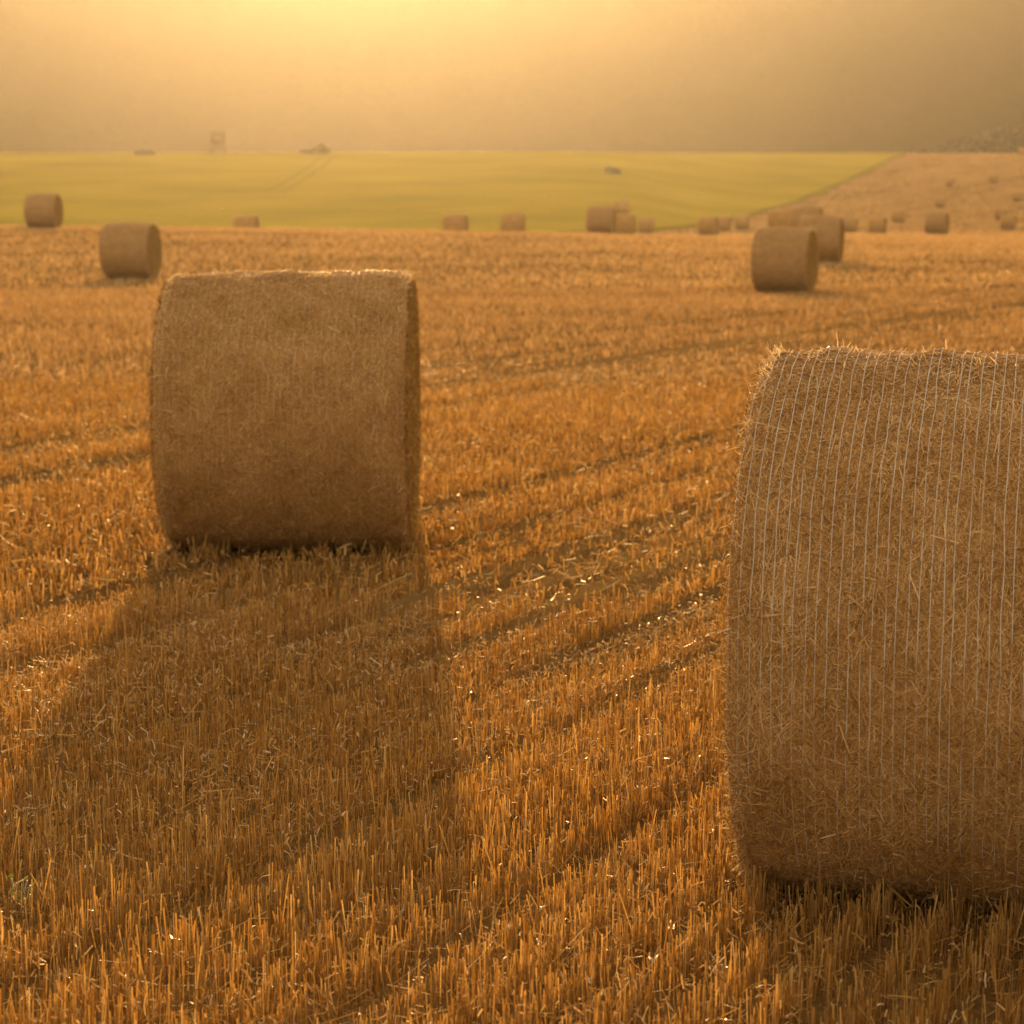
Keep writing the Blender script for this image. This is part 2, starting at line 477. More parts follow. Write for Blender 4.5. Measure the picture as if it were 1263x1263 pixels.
tag(hz, 'warm evening haze lying over the fields', 'haze', kind='stuff')

# ------------------------------------------------------------------ bales
R = 0.712
WID = 1.21
def bale_radius(ax, th, seed):
    """ax -1..1 along the axis, th angle; radius with barrel bulge and lumps; shoulders rounded by the caller"""
    r = R * (1 - 0.015 * ax ** 2 - 0.005)
    r = r + 0.015 * vnoise(ax * 2.2 + 9, th * 2.0, seed) + 0.007 * vnoise(ax * 7, th * 7, seed + 1) + 0.004 * vnoise(ax * 19, th * 15, seed + 2)
    return r
SH = 0.045
def bale_surface(s, th, seed):
    """s: arclength-like -1..1 across barrel incl. rounded shoulders -> (x, r)"""
    x = s * WID / 2
    r = bale_radius(s, th, seed)
    e = np.clip((np.abs(x) - (WID / 2 - SH)) / SH, 0, 1)
    r = r - SH * (1 - np.sqrt(np.clip(1 - e * e, 0, 1))) * 0.95
    return x, r

def bale_body(seed, nth=160, ns=40, mat=None):
    s = np.sin(np.linspace(-1, 1, ns) * math.pi / 2) * 0.6 + np.linspace(-1, 1, ns) * 0.4
    th = np.linspace(0, 2 * math.pi, nth, endpoint=False)
    Sg, T = np.meshgrid(s, th)
    # angle wraps: use cos/sin based noise
    Tn = np.minimum(T, 2 * math.pi - T) * 1.0
    x, r = bale_surface(Sg, Tn, seed)
    V = np.stack([x, -r * np.sin(T), R + r * np.cos(T)], -1).reshape(-1, 3)
    V[:, 2] = np.where(V[:, 2] < 0.04, 0.04 + (V[:, 2] - 0.04) * 0.15, V[:, 2])
    i = np.arange(nth * ns).reshape(nth, ns); i2 = np.roll(i, -1, axis=0)
    F = np.stack([i[:, :-1], i[:, 1:], i2[:, 1:], i2[:, :-1]], -1).reshape(-1, 4)
    return V, F

def bale_end(side, seed, nth=96, nr=22):
    th = np.linspace(0, 2 * math.pi, nth, endpoint=False)
    rr = np.linspace(0.02, 1.0, nr)
    T, Q = np.meshgrid(th, rr, indexing='ij')
    Tn = np.minimum(T, 2 * math.pi - T)
    x1, r1 = bale_surface(np.full_like(T, side * 1.0), Tn, seed)
    x = side * (WID / 2 + 0.012 * np.sin(Q * 46 + T) * (1 - Q ** 8) + 0.014 * vnoise(Q * 9, Tn * 5, seed + 3) * (1 - Q ** 8) - 0.002)
    r = r1 * Q
    V = np.stack([x, -r * np.sin(T), R + r * np.cos(T)], -1).reshape(-1, 3)
    i = np.arange(nth * nr).reshape(nth, nr); i2 = np.roll(i, -1, axis=0)
    if side > 0: F = np.stack([i[:, :-1], i2[:, :-1], i2[:, 1:], i[:, 1:]], -1).reshape(-1, 4)
    else: F = np.stack([i[:, :-1], i[:, 1:], i2[:, 1:], i2[:, :-1]], -1).reshape(-1, 4)
    F = np.concatenate([F]); 
    return V, F

def loose_straw(seed, n, dens_front=True, wmul=1.0, lmul=1.0, nfringe=1500, full=False):
    g = np.random.default_rng(seed)
    s = g.uniform(-1, 1, n); T = g.uniform(0, 2 * math.pi, n)
    Tn = np.minimum(T, 2 * math.pi - T)
    x, r = bale_surface(s, Tn, seed)
    lift = g.uniform(0.0005, 0.0045, n)
    rad_ = np.stack([np.zeros(n), -np.sin(T), np.cos(T)], -1)
    tan_ = np.stack([np.zeros(n), -np.cos(T), -np.sin(T)], -1)
    ax_ = np.tile([1.0, 0, 0], (n, 1))
    P = np.stack([x, -(r + lift) * np.sin(T), R + (r + lift) * np.cos(T)], -1)
    a = g.uniform(0, math.pi, n)
    a = np.where(g.random(n) < 0.35, g.normal(math.pi / 2, 0.35, n), a)
    D = ax_ * np.cos(a)[:, None] + tan_ * np.sin(a)[:, None] + rad_ * g.normal(0, 0.03, n)[:, None]
    Nn = rad_ + 0.35 * g.normal(0, 1, (n, 3))
    ln = np.clip(g.lognormal(math.log(0.020), 0.55, n), 0.007, 0.10) * lmul
    wd = g.uniform(0.0007, 0.0021, n) * wmul * (1 + 0.5 * (ln > 0.06))
    V1, F1 = slivers(P, D, Nn, ln, wd, g.normal(0, 0.03, n))
    tone = np.clip(g.beta(1.5, 1.5, n) + 0.15 * vnoise(s * 5, Tn * 4, seed + 20), 0, 1)
    # fringe standing off the surface, more at the rims
    m = nfringe
    s = np.where(g.random(m) < 0.45, np.sign(g.uniform(-1, 1, m)) * g.uniform(0.93, 1.0, m), g.uniform(-1, 1, m))
    T = g.uniform(0, 2 * math.pi, m); Tn = np.minimum(T, 2 * math.pi - T)
    x, r = bale_surface(s, Tn, seed)
    rad_ = np.stack([np.zeros(m), -np.sin(T), np.cos(T)], -1)
    dirs = rad_ * g.uniform(0.15, 1.0, m)[:, None] + g.normal(0, 0.7, (m, 3)) + np.stack([s * 0.4 * (np.abs(s) > 0.9), 0 * s, 0 * s], -1)
    dirs /= np.linalg.norm(dirs, axis=1, keepdims=True)
    ln = np.clip(g.lognormal(math.log(0.014), 0.6, m), 0.005, 0.07) * lmul
    base = np.stack([x, -r * np.sin(T), R + r * np.cos(T)], -1)
    P = base + dirs * (ln * 0.42)[:, None]
    V2, F2 = slivers(P, dirs, g.normal(0, 1, (m, 3)), ln, g.uniform(0.0008, 0.0022, m) * wmul, g.normal(0, 0.06, m))
    t2 = g.uniform(0.5, 1, m)
    return V1, F1, np.repeat(tone, 2), V2, F2, np.repeat(t2, 2)

def end_straw(seed, side, n, wmul=1.0):
    g = np.random.default_rng(seed + 50)
    T = g.uniform(0, 2 * math.pi, n); q = np.sqrt(g.uniform(0.002, 1, n)); r = q * R * 0.955
    x = side * (WID / 2 + g.uniform(0.002, 0.02, n))
    rad_ = np.stack([np.zeros(n), -np.sin(T), np.cos(T)], -1); tan_ = np.stack([np.zeros(n), -np.cos(T), -np.sin(T)], -1)
    P = np.stack([x, -r * np.sin(T), R + r * np.cos(T)], -1)
    D = tan_ + rad_ * g.normal(0, 0.45, n)[:, None] + np.array([[1.0, 0, 0]]) * g.normal(0, 0.3, n)[:, None]
    Nn = np.tile([1.0, 0, 0], (n, 1)) + 0.5 * g.normal(0, 1, (n, 3))
    V, F = slivers(P, D, Nn, np.clip(g.lognormal(math.log(0.028), 0.5, n), 0.01, 0.1), g.uniform(0.0015, 0.0035, n) * wmul, g.normal(0, 0.05, n))
    return V, F, np.repeat(g.beta(2, 2.4, n), 2)

def net_wrap(seed, nst=47, nseg=150, width=0.0022, lift=0.0040):
    g = np.random.default_rng(seed + 90)
    Vs, Fs, off = [], [], 0
    th = np.linspace(0, 2 * math.pi, nseg, endpoint=False); Tn = np.minimum(th, 2 * math.pi - th)
    for k in range(nst):
        s0 = -0.985 + 1.97 * k / (nst - 1)
        s = s0 + 0.0045 * vnoise(np.full(nseg, k * 3.7), Tn * 6, seed) + 0.004 * vnoise(np.full(nseg, 5.5), Tn * 2, seed) + g.normal(0, 0.002)
        s = np.clip(s, -0.995, 0.995)
        x, r = bale_surface(s, Tn, seed)
        r = r + lift * (0.66 + 0.42 * np.cos(th)) + 0.0022 * vnoise(np.full(nseg, k * 1.9), Tn * 9, seed + 7) + 0.0015 * vnoise(np.full(nseg, k * 0.31), Tn * 3, seed + 9)
        wv = width / 2 * (0.7 + 0.5 * np.abs(vnoise(np.full(nseg, k * 2.3), Tn * 14, seed + 8)))
        a = np.stack([x - wv, -r * np.sin(th), R + r * np.cos(th)], -1)
        b = np.stack([x + wv, -r * np.sin(th), R + r * np.cos(th)], -1)
        Vs.append(np.stack([a, b], 1).reshape(-1, 3))
        i = np.arange(nseg); j = (i + 1) % nseg
        Fs.append(np.stack([2 * i, 2 * i + 1, 2 * j + 1, 2 * j], -1) + off); off += 2 * nseg
    # zigzag ties between neighbouring strands
    nz = 110
    th = np.linspace(0, 2 * math.pi, nz * 2, endpoint=False); Tn = np.minimum(th, 2 * math.pi - th)
    for k in range(nst - 1):
        s0 = -0.985 + 1.97 * k / (nst - 1); s1 = -0.985 + 1.97 * (k + 1) / (nst - 1)
        s = np.where(np.arange(nz * 2) % 2 == 0, s0, s1)
        x, r = bale_surface(s, Tn, seed); r = r + lift * 0.8
        w2 = 0.0005
        a = np.stack([x, -r * np.sin(th - w2), R + r * np.cos(th - w2)], -1)
        b = np.stack([x, -r * np.sin(th + w2), R + r * np.cos(th + w2)], -1)
        Vs.append(np.stack([a, b], 1).reshape(-1, 3))
        i = np.arange(nz * 2); j = (i + 1) % (nz * 2)
        Fs.append(np.stack([2 * i, 2 * i + 1, 2 * j + 1, 2 * j], -1) + off); off += 4 * nz
    return np.concatenate(Vs), np.concatenate(Fs)

M_BODY = noisy_mat('bale_core', [(0.3, (0.20, 0.11, 0.035)), (0.5, (0.36, 0.21, 0.075)), (0.7, (0.50, 0.32, 0.13))], scale=45, bump=1.0, dist=0.012, coarse=9)
M_END = noisy_mat('bale_end_straw', [(0.3, (0.13, 0.08, 0.028)), (0.5, (0.29, 0.18, 0.06)), (0.7, (0.44, 0.29, 0.11))], scale=55, bump=1.0, dist=0.015, coarse=8)

BGROUP = 'round straw bales lying on the fields'
def make_bale(seed, nstraw, nfringe, nend, strands=47, wmul=1.0, lmul=1.0, nth=160, ns=40, netw=0.0022, nseg=150, lift=0.004):
    e = empty('straw_bale', (0, 0, 0))
    V, F = bale_body(seed, nth, ns); mesh_obj('straw_roll', V, F, M_BODY, e, smooth=True)
    for sd in (-1, 1):
        V, F = bale_end(sd, seed)
        f = mesh_obj('end_face', V, F, M_END, e, smooth=True)
        V, F, t = end_straw(seed + sd, sd, nend, wmul)
        so = mesh_obj('end_straw', V, F, M_ENDS, f, attrs={'tone': t}); so['kind'] = 'stuff'
    if strands:
        V, F = net_wrap(seed, strands, nseg, netw, lift); mesh_obj('net_wrap', V, F, M_NET, e)
    V, F, t, V2, F2, t2 = loose_straw(seed, nstraw, wmul=wmul, lmul=lmul, nfringe=nfringe)
    ls = mesh_obj('loose_straw', V, F, M_BALE, e, attrs={'tone': t}); ls['kind'] = 'stuff'
    ls = mesh_obj('straw_fringe', V2, F2, M_FRINGE, e, attrs={'tone': t2}); ls['kind'] = 'stuff'
    return e

def copy_tree(o, parent=None):
    c = o.copy(); COL.objects.link(c)
    if parent: c.parent = parent
    for ch in list(o.children): copy_tree(ch, c)
    return c

def bale_xy(u, d):
    return (u - 631.5) / FPX * d, d

# (u centre, distance, rotation deg, sink, label)
near_left = make_bale(21, 120000, 9000, 14000, wmul=1.25, lmul=1.1, strands=40, netw=0.0012, nseg=120, lift=0.003)
near_right = make_bale(33, 210000, 15000, 9000, strands=47, nth=220, ns=60, netw=0.0021, nseg=260, lift=0.0058)
BALES = []      # (x, y, z, rz) kept so the stubble leaves them room
def place(o, x, y, rz, label, dz=-0.02):
    z = float(terrain(x, y)) + dz
    o.location = (x, y, z); o.rotation_euler = (0, 0, rad(rz))
    tag(o, label, 'straw bale', BGROUP)
    BALES.append((x, y, z, rad(rz)))
    return o

place(near_left, -1.118, 10.85, 0.0, 'big whole straw bale in the left foreground, casting the broad shadow', -0.02)
# right foreground bale, turned so its flank swings towards us
place(near_right, 1.252, 5.40, -14.5, 'largest and nearest straw bale with pale net lines, cut off at the right', -0.065)

far_a = make_bale(41, 9000, 2600, 2500, strands=24, wmul=2.2, lmul=1.6, nth=72, ns=20, netw=0.004, nseg=72)
far_b = make_bale(52, 6000, 1500, 1200, strands=0, wmul=3.2, lmul=1.8, nth=60, ns=16)
# u of centre, distance, rz, proto, label
far = [
    (165, 54.0, -8, 'a', 'mid-sized bale just behind and left of the big left foreground bale'),
    (60, 88.0, -6, 'a', 'bale on the left crest against the green field, furthest left in the photo'),
    (307, 121, -8, 'b', 'half sunken bale top peeking over the crest right of the mid-sized left bale'),
    (563, 119, -9, 'b', 'pale bale on the middle crest, left one of the pair before the green field'),
    (633, 119, -6, 'b', 'pale bale on the middle crest, right one of the pair before the green field'),
    (741, 101, -12, 'a', 'larger pale bale on the middle crest with a smaller bale at its right shoulder'),
    (768, 122, -8, 'b', 'narrow bale tucked behind the right end of the larger crest bale'),
    (795, 178, -10, 'b', 'very low bale top barely showing above the crest at the tip of the green field'),
    (966, 46.6, -20, 'a', 'nearest of the distant right-hand bales, directly above the big right bale'),
    (1010, 64.6, -16, 'a', 'reddish bale right behind and right of the nearest distant one, in its cluster'),
    (992, 92, -14, 'a', 'rear bale of the right cluster whose top shows above the reddish bale'),
    (961, 112, -18, 'b', 'small bale at the left edge of the right cluster, half covered by it'),
    (1151, 131, -24, 'a', 'dark square-looking bale alone in the right field below a smaller one'),
    (872, 153, -22, 'b', 'bale left of the right cluster with a tiny one at its side'),
    (889, 196, -20, 'b', 'tiny bale hiding at the right side of another left of the cluster'),
    (913, 205, -18, 'b', 'small low bale between the cluster and the bale with a tiny neighbour'),
    (1044, 184, -20, 'b', 'small bale first to the right of the cluster'),
    (1079, 172, -22, 'b', 'small dark bale second to the right of the cluster'),
    (1104, 225, -20, 'b', 'small bale third to the right of the cluster'),
    (1154, 268, -20, 'b', 'small bale directly above the dark square-looking one'),
    (1238, 197, -24, 'b', 'lower right one of two touching small bales near the right side'),
    (1229, 232, -20, 'b', 'upper left one of two touching small bales near the right side'),
    (1248, 284, -18, 'b', 'small bale above the touching two near the right side'),
    (1166, 322, -22, 'b', 'faint bale high on the right slope with a long shadow falling right'),
    (1218, 331, -20, 'b', 'faint bale high on the right slope closest to the photo edge'),
    (1251, 424, -16, 'b', 'faint bale breaking the ridge line at the far right'),
]
protos = {'a': far_a, 'b': far_b}; used = set()
for (u, d, rz, pr, lab) in far:
    if pr in used: o = copy_tree(protos[pr])
    else: o = protos[pr]; used.add(pr)
    x, y = bale_xy(u, d)
    place(o, x, y, rz, lab, -0.03)
    zt = o.location.z + 1.4
    rows = [631.5 + FPX * math.tan(math.atan((EYE - z) / d) - PITCH) for z in (zt, o.location.z)]
    print('BALE', u, d, [round(r) for r in rows])
# dark bale at the foot of the green field
o = copy_tree(far_b); x, y = bale_xy(766, 209)
place(o, x, y, 4, 'dark brown bale in the green field above the crest pair of large and narrow bale', 0.15)

# ------------------------------------------------------------------ stubble
def stalks(px, py, h, w, lean, az, yaw):
    """split straw stalks: a curved half shell of three strips is two faces folded along the middle"""
    n = len(px); z = terrain(px, py) - 0.01
    top = np.stack([px + h * np.sin(lean) * np.cos(az), py + h * np.sin(lean) * np.sin(az), z + h * np.cos(lean)], -1)
    bot = np.stack([px, py, z], -1)
    c, s_ = np.cos(yaw), np.sin(yaw); o = np.zeros(n)
    off = [np.stack([-c, -s_, o], -1), np.stack([-s_ * 0.6, c * 0.6, o], -1), np.stack([c, s_, o], -1)]
    V = np.empty((n, 6, 3))
    for k in range(3):
        V[:, k] = bot + off[k] * (w / 2)[:, None]; V[:, 3 + k] = top + off[k] * (w / 2)[:, None]
    base = (np.arange(n) * 6)[:, None]
    F = np.concatenate([base + np.array([[k, k + 1, 4 + k, 3 + k]]) for k in range(2)], 1).reshape(-1, 4)
    return V.reshape(-1, 3), F

def blades(px, py, h, w, lean, az, yaw):
    n = len(px); z = terrain(px, py) - 0.01
    top = np.stack([px + h * np.sin(lean) * np.cos(az), py + h * np.sin(lean) * np.sin(az), z + h * np.cos(lean)], -1)
    bot = np.stack([px, py, z], -1)
    off = np.stack([np.cos(yaw), np.sin(yaw), np.zeros(n)], -1) * (w / 2)[:, None]
    V = np.stack([bot - off, bot + off, top + off, top - off], 1).reshape(-1, 3)
    F = np.arange(n * 4).reshape(n, 4)
    return V, F

def in_bale(x, y, h):
    bad = np.zeros(len(x), bool)
    for bx, by, bz, br in BALES[:2] + BALES[2:4] + BALES[10:13]:
        dx = x - bx; dy = y - by
        a = dx * math.cos(br) + dy * math.sin(br); b = -dx * math.sin(br) + dy * math.cos(br)
        low = R - np.sqrt(np.clip(R * R - b * b, 0, None)) - 0.02
        bad |= (np.abs(a) < WID / 2 + 0.01) & (np.abs(b) < R * 0.999) & (low < h * 0.55)
    return bad

def scatter(d0, d1, dens, spacing, half=0.33, xpad=0.6, jit=0.022, seed=1):
    g = np.random.default_rng(seed)
    xm = half * d1 + xpad
    area = 2 * xm * (d1 - d0)
    n = int(area * dens)
    x = g.uniform(-xm, xm, n); y = g.uniform(d0, d1, n)
    keep = np.abs(x) < half * y + xpad
    x, y = x[keep], y[keep]
    if spacing:
        r = x * RP[0] + y * RP[1]; t = x * RD[0] + y * RD[1]
        rn = (np.round(r / spacing) ) * spacing + g.normal(0, jit, len(r)) + (g.random(len(r)) < 0.12) * g.uniform(-0.5, 0.5, len(r)) * spacing + 0.02 * vnoise(t / 0.8, np.round(r / spacing) * 3.3, 31)
        # tillers in small bunches along the row
        x = rn * RP[0] + t * RD[0]; y = rn * RP[1] + t * RD[1]
    return x, y, g

def stubble_patch(name, d0, d1, dens, spacing, jit, wid, hmul, kind, seed, label, half=0.33, right=False):
    x, y, g = scatter(d0, d1, dens, spacing, jit=jit, seed=seed, half=half)
    if right:
        k = x > edge_x(y) + 0.5; x, y = x[k], y[k]
    clump = vnoise(x / 0.09, y / 0.09, 40 + seed)
    big = vnoise(x / 1.3, y / 1.3, 41) * 0.5 + vnoise(x / 4.5, y / 4.5, 42) * 0.5
    p = 0.62 + 0.35 * clump + 0.2 * big
    tr = track_mask(x, y)
    keep = g.random(len(x)) < p * (1 - 0.85 * tr)
    x, y, clump, big, tr = x[keep], y[keep], clump[keep], big[keep], tr[keep]
    n = len(x)
    h = (0.084 + 0.028 * big) * g.lognormal(0, 0.25, n) * hmul * (1 - 0.62 * tr)
    tall = g.random(n) < 0.012; h = np.where(tall, h * g.uniform(1.2, 1.8, n), h)
    lean = np.abs(g.normal(0, 0.10 if kind == 3 and d1 < 10 else 0.28, n)) + 0.5 * tr * g.random(n)
    flop = g.random(n) < 0.12; lean = np.where(flop, g.uniform(0.35, 1.2, n), lean)
    az = g.uniform(0, 2 * math.pi, n); yaw = g.uniform(0, math.pi, n)
    w = g.uniform(*wid, n)
    ok = ~in_bale(x, y, h)
    x, y, h, w, lean, az, yaw, big = [q[ok] for q in (x, y, h, w, lean, az, yaw, big)]
    V, F = (stalks if kind == 3 else blades)(x, y, h, w, lean, az, yaw)
    tone = np.clip(g.beta(2.0, 2.2, len(x)) + 0.12 * big + (0.22 if d0 > 40 else 0.08 if d0 > 15 else 0), 0, 1)  # far patches paler: haze and forward-scattered sun put into the straw tone
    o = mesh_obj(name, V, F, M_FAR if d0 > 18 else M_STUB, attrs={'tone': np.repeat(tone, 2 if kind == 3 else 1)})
    tag(o, label, 'stubble', kind='stuff')
    print(name, len(x))
    return o
stubble_patch('stubble', 3.2, 9, 4300, 0.15, 0.020, (0.0020, 0.0038), 1.0, 3, 1, 'sharp golden cut straw stalks standing in the foreground')
stubble_patch('stubble', 9, 21, 1150, 0.28, 0.03, (0.0045, 0.008), 0.85, 3, 2, 'rows of cut straw stalks around the big left bale')
stubble_patch('stubble', 21, 48, 280, 0.4, 0.06, (0.009, 0.018), 0.85, 1, 3, 'blurred rows of cut straw in the middle distance')
stubble_patch('stubble', 48, 125, 75, 0, 0.05, (0.012, 0.032), 0.9, 1, 4, 'distant stubble running up to the crest')

stubble_patch('stubble', 125, 440, 8, 0, 0.05, (0.035, 0.09), 0.9, 1, 6, 'far stubble on the slope up to the ridge at the right', half=0.29, right=True)

# chaff and broken straw lying between the stalks
def litter(name, d0, d1, dens, lmul, wmul, seed, label):
    x, y, g = scatter(d0, d1, dens, 0, seed=seed)
    p = 0.45 + 0.45 * vnoise(x / 0.7, y / 0.7, 60) - 0.35 * track_mask(x, y)
    k = g.random(len(x)) < p; x, y = x[k], y[k]
    k = ~in_bale(x, y, np.full(len(x), 0.06)); x, y = x[k], y[k]
    n = len(x)
    z = terrain(x, y) + g.uniform(0.004, 0.07, n)
    a = g.uniform(0, 2 * math.pi, n)
    D = np.stack([np.cos(a), np.sin(a), g.normal(0, 0.25, n)], -1)
    ln = np.clip(g.lognormal(math.log(0.05), 0.5, n), 0.02, 0.3) * lmul
    V, F = slivers(np.stack([x, y, z], -1), D, np.stack([g.normal(0, .4, n), g.normal(0, .4, n), np.ones(n)], -1), ln, g.uniform(0.002, 0.0045, n) * wmul, g.normal(0, 0.06, n))
    o = mesh_obj(name, V, F, M_STUB, attrs={'tone': np.repeat(np.clip(0.1 + g.beta(2.4, 1.8, n), 0, 1), 2)})
    tag(o, label, 'straw litter', kind='stuff')
def chaff(name, d0, d1, dens, lmul, wmul, seed, label):
    x, y, g = scatter(d0, d1, dens, 0.14 if d1 < 10 else 0.2, jit=0.03, seed=seed)
    k = g.random(len(x)) < 0.6 + 0.4 * vnoise(x / 0.4, y / 0.4, 61); x, y = x[k], y[k]
    k = ~in_bale(x, y, np.full(len(x), 0.10)); x, y = x[k], y[k]
    n = len(x); z = terrain(x, y) + g.beta(2.5, 1.5, n) * 0.105 * (1 - 0.6 * track_mask(x, y))
    D = g.normal(0, 1, (n, 3)) * np.array([0.7, 0.7, 1.0])
    ln = np.clip(g.lognormal(math.log(0.016), 0.5, n), 0.006, 0.05) * lmul
    V, F = slivers(np.stack([x, y, z], -1), D, g.normal(0, 1, (n, 3)), ln, g.uniform(0.0015, 0.004, n) * wmul, g.normal(0, 0.15, n))
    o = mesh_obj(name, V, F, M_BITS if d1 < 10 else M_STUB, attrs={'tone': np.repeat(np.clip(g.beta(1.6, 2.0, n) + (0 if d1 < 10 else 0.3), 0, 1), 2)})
    tag(o, label, 'chaff', kind='stuff')
chaff('chaff', 3.2, 9, 2300, 1.0, 1.0, 81, 'curled leaf scraps caught between the foreground stalks')
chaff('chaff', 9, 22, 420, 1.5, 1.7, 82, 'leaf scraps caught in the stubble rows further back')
litter('straw_litter', 3.2, 9, 900, 1.0, 1.0, 71, 'broken straws lying between the foreground stalks')
litter('straw_litter', 9, 24, 220, 1.3, 1.8, 72, 'broken straws lying among the stalks further back')

# ------------------------------------------------------------------ hunting hide on the ridge
M_PLANK = noisy_mat('weathered_plank', [(0.3, (0.06, 0.04, 0.022)), (0.6, (0.13, 0.09, 0.05)), (0.8, (0.19, 0.14, 0.08))], scale=6, stretch=(1, 1, 0.15), bump=0.3, dist=0.01)
M_FELT = noisy_mat('roof_felt', [(0.3, (0.03, 0.03, 0.028)), (0.7, (0.07, 0.065, 0.055))], scale=12, bump=0.2, dist=0.01)
def beam(p0, p1, t, t2=None):
    p0 = Vector(p0); p1 = Vector(p1); d = (p1 - p0).normalized()
    a = d.cross(Vector((0, 0, 1)));  a = Vector((1, 0, 0)) if a.length < 1e-3 else a.normalized()
    b = d.cross(a); t2 = t2 or t
    V = [tuple(p + a * (sx * t / 2) + b * (sy * t2 / 2)) for p in (p0, p1) for sx, sy in ((-1, -1), (1, -1), (1, 1), (-1, 1))]
    F = [(0, 1, 2, 3), (7, 6, 5, 4), (0, 4, 5, 1), (1, 5, 6, 2), (2, 6, 7, 3), (3, 7, 4, 0)]
    return V, F
def join(parts):
    V, F, o = [], [], 0
    for v, f in parts:
        V += list(v); F += [tuple(i + o for i in q) for q in f]; o += len(v)
    return V, F
hx, hy = bale_xy(274, 352)
hide = empty('hunting_hide', (hx, hy, float(terrain(hx, hy))), rad(12))
tag(hide, 'raised wooden hunting hide on stilts standing on the left of the ridge', 'hunting hide')
z0, z1 = 1.75, 3.55
for sx in (-1, 1):
    for sy in (-1, 1):
        mesh_obj('leg', *beam((sx * 1.15, sy * 0.95, -0.3), (sx * 0.95, sy * 0.75, z0), 0.14), M_PLANK, hide)
mesh_obj('floor_frame', *join([beam((-1.15, sy * 0.85, z0 + 0.06), (1.15, sy * 0.85, z0 + 0.06), 0.12) for sy in (-1, 1)] + [beam((-1.15, y, z0 + 0.16), (1.15, y, z0 + 0.16), 0.24, 0.06) for y in np.linspace(-0.85, 0.85, 7)]), M_PLANK, hide)
planks = []
for k in range(8):
    zz = z0 + 0.32 + k * 0.19
    for sy in (-1, 1):
        if 3 <= k <= 5:
            planks += [beam((-1.05, sy * 0.85, zz), (-0.6, sy * 0.85, zz), 0.04, 0.18), beam((0.6, sy * 0.85, zz), (1.05, sy * 0.85, zz), 0.04, 0.18)]
        else: planks.append(beam((-1.05, sy * 0.85, zz), (1.05, sy * 0.85, zz), 0.04, 0.18))
    for sx in (-1, 1): planks.append(beam((sx * 1.07, -0.83, zz), (sx * 1.07, 0.83, zz), 0.04, 0.18))
mesh_obj('cabin', *join(planks), M_PLANK, hide)
mesh_obj('roof', *join([beam((-1.3, -0.55, z1 + 0.12), (1.3, -0.55, z1 + 0.12), 1.2, 0.06), beam((-1.3, 0.57, z1 + 0.19), (1.3, 0.57, z1 + 0.19), 1.2, 0.06)]), M_FELT, hide)
mesh_obj('ladder', *join([beam((x, -2.1, -0.1), (x, -0.92, z0 + 0.1), 0.08) for x in (-0.28, 0.28)] + [beam((-0.3, -2.1 + 1.18 * k / 6, -0.1 + 1.75 * k / 6), (0.3, -2.1 + 1.18 * k / 6, -0.1 + 1.75 * k / 6), 0.05) for k in range(1, 6)]), M_PLANK, hide)
mesh_obj('brace', *join([beam((-1.1, -0.93, 0.2), (1.0, -0.8, 1.35), 0.08), beam((1.1, -0.95, 0.2), (-1.0, -0.82, 1.35), 0.08)]), M_PLANK, hide)

# ------------------------------------------------------------------ bushes
def leaf_mat(name, c0, c1):
    return straw_mat(name, [(0.0, c0), (1.0, c1)], trans=0.35, gloss=0.05, tcol=(0.9, 1.0, 0.35))
M_LEAF = leaf_mat('bush_leaf', (0.035, 0.035, 0.008), (0.10, 0.09, 0.018))
M_BARK = noisy_mat('bush_bark', [(0.3, (0.05, 0.035, 0.02)), (0.7, (0.12, 0.09, 0.055))], scale=20, bump=0.5, dist=0.01)
def bush(u, d, wdt, hgt, label, seed, lobes):
    g = np.random.default_rng(seed)
    x, y = bale_xy(u, d); e = empty('bush', (x, y, float(terrain(x, y)))); tag(e, label, 'bush')
    P = []
    for (cx, cz, rx, rz_) in lobes:
        n = int(900 * rx * rz_ / (wdt * hgt) * 6)
        q = g.normal(0, 1, (n, 3)); q /= np.linalg.norm(q, axis=1, keepdims=True); q *= (g.random(n) ** 0.4)[:, None]
        q *= 1 + 0.25 * vnoise(q[:, 0] * 3 + cx, q[:, 2] * 3, seed)[:, None]
        P.append(q * np.array([rx, rx * 0.8, rz_]) + np.array([cx, 0, cz]))
    P = np.concatenate(P); P = P[P[:, 2] > 0.05]; n = len(P)
    D = g.normal(0, 1, (n, 3))
    V, F = slivers(P, D, g.normal(0, 1, (n, 3)), g.uniform(0.12, 0.26, n), g.uniform(0.06, 0.13, n))
    mesh_obj('foliage', V, F, M_LEAF, e, attrs={'tone': np.repeat(g.random(n), 2)})
    st = [beam((cx * 0.4 + g.normal(0, .1), g.normal(0, .1), -0.15), (cx + g.normal(0, .15), g.normal(0, .15), cz * 1.1), 0.07) for (cx, cz, rx, rz_) in lobes for _ in range(2)]
    mesh_obj('stem', *join(st), M_BARK, e)
bush(399, 352, 3, 1.6, 'rounded bush on the ridge right of the hunting hide', 5, [(0.2, 0.9, 1.0, 1.1), (-0.9, 0.6, 0.7, 0.6), (0.8, 0.6, 0.8, 0.7)])
bush(379, 352, 2, 0.8, 'low flat bush touching the left of the rounded one on the ridge', 6, [(0, 0.4, 0.9, 0.5), (0.7, 0.4, 0.6, 0.45)])
bush(185, 348, 3, 1.0, 'low wide bush on the ridge left of the hunting hide', 7, [(0, 0.45, 1.2, 0.6), (-1.0, 0.35, 0.8, 0.45), (1.0, 0.3, 0.8, 0.4)])
bush(752, 300, 2.4, 1.0, 'small dark bush growing alone in the green field', 8, [(0, 0.5, 1.1, 0.55), (0.8, 0.4, 0.6, 0.4)])

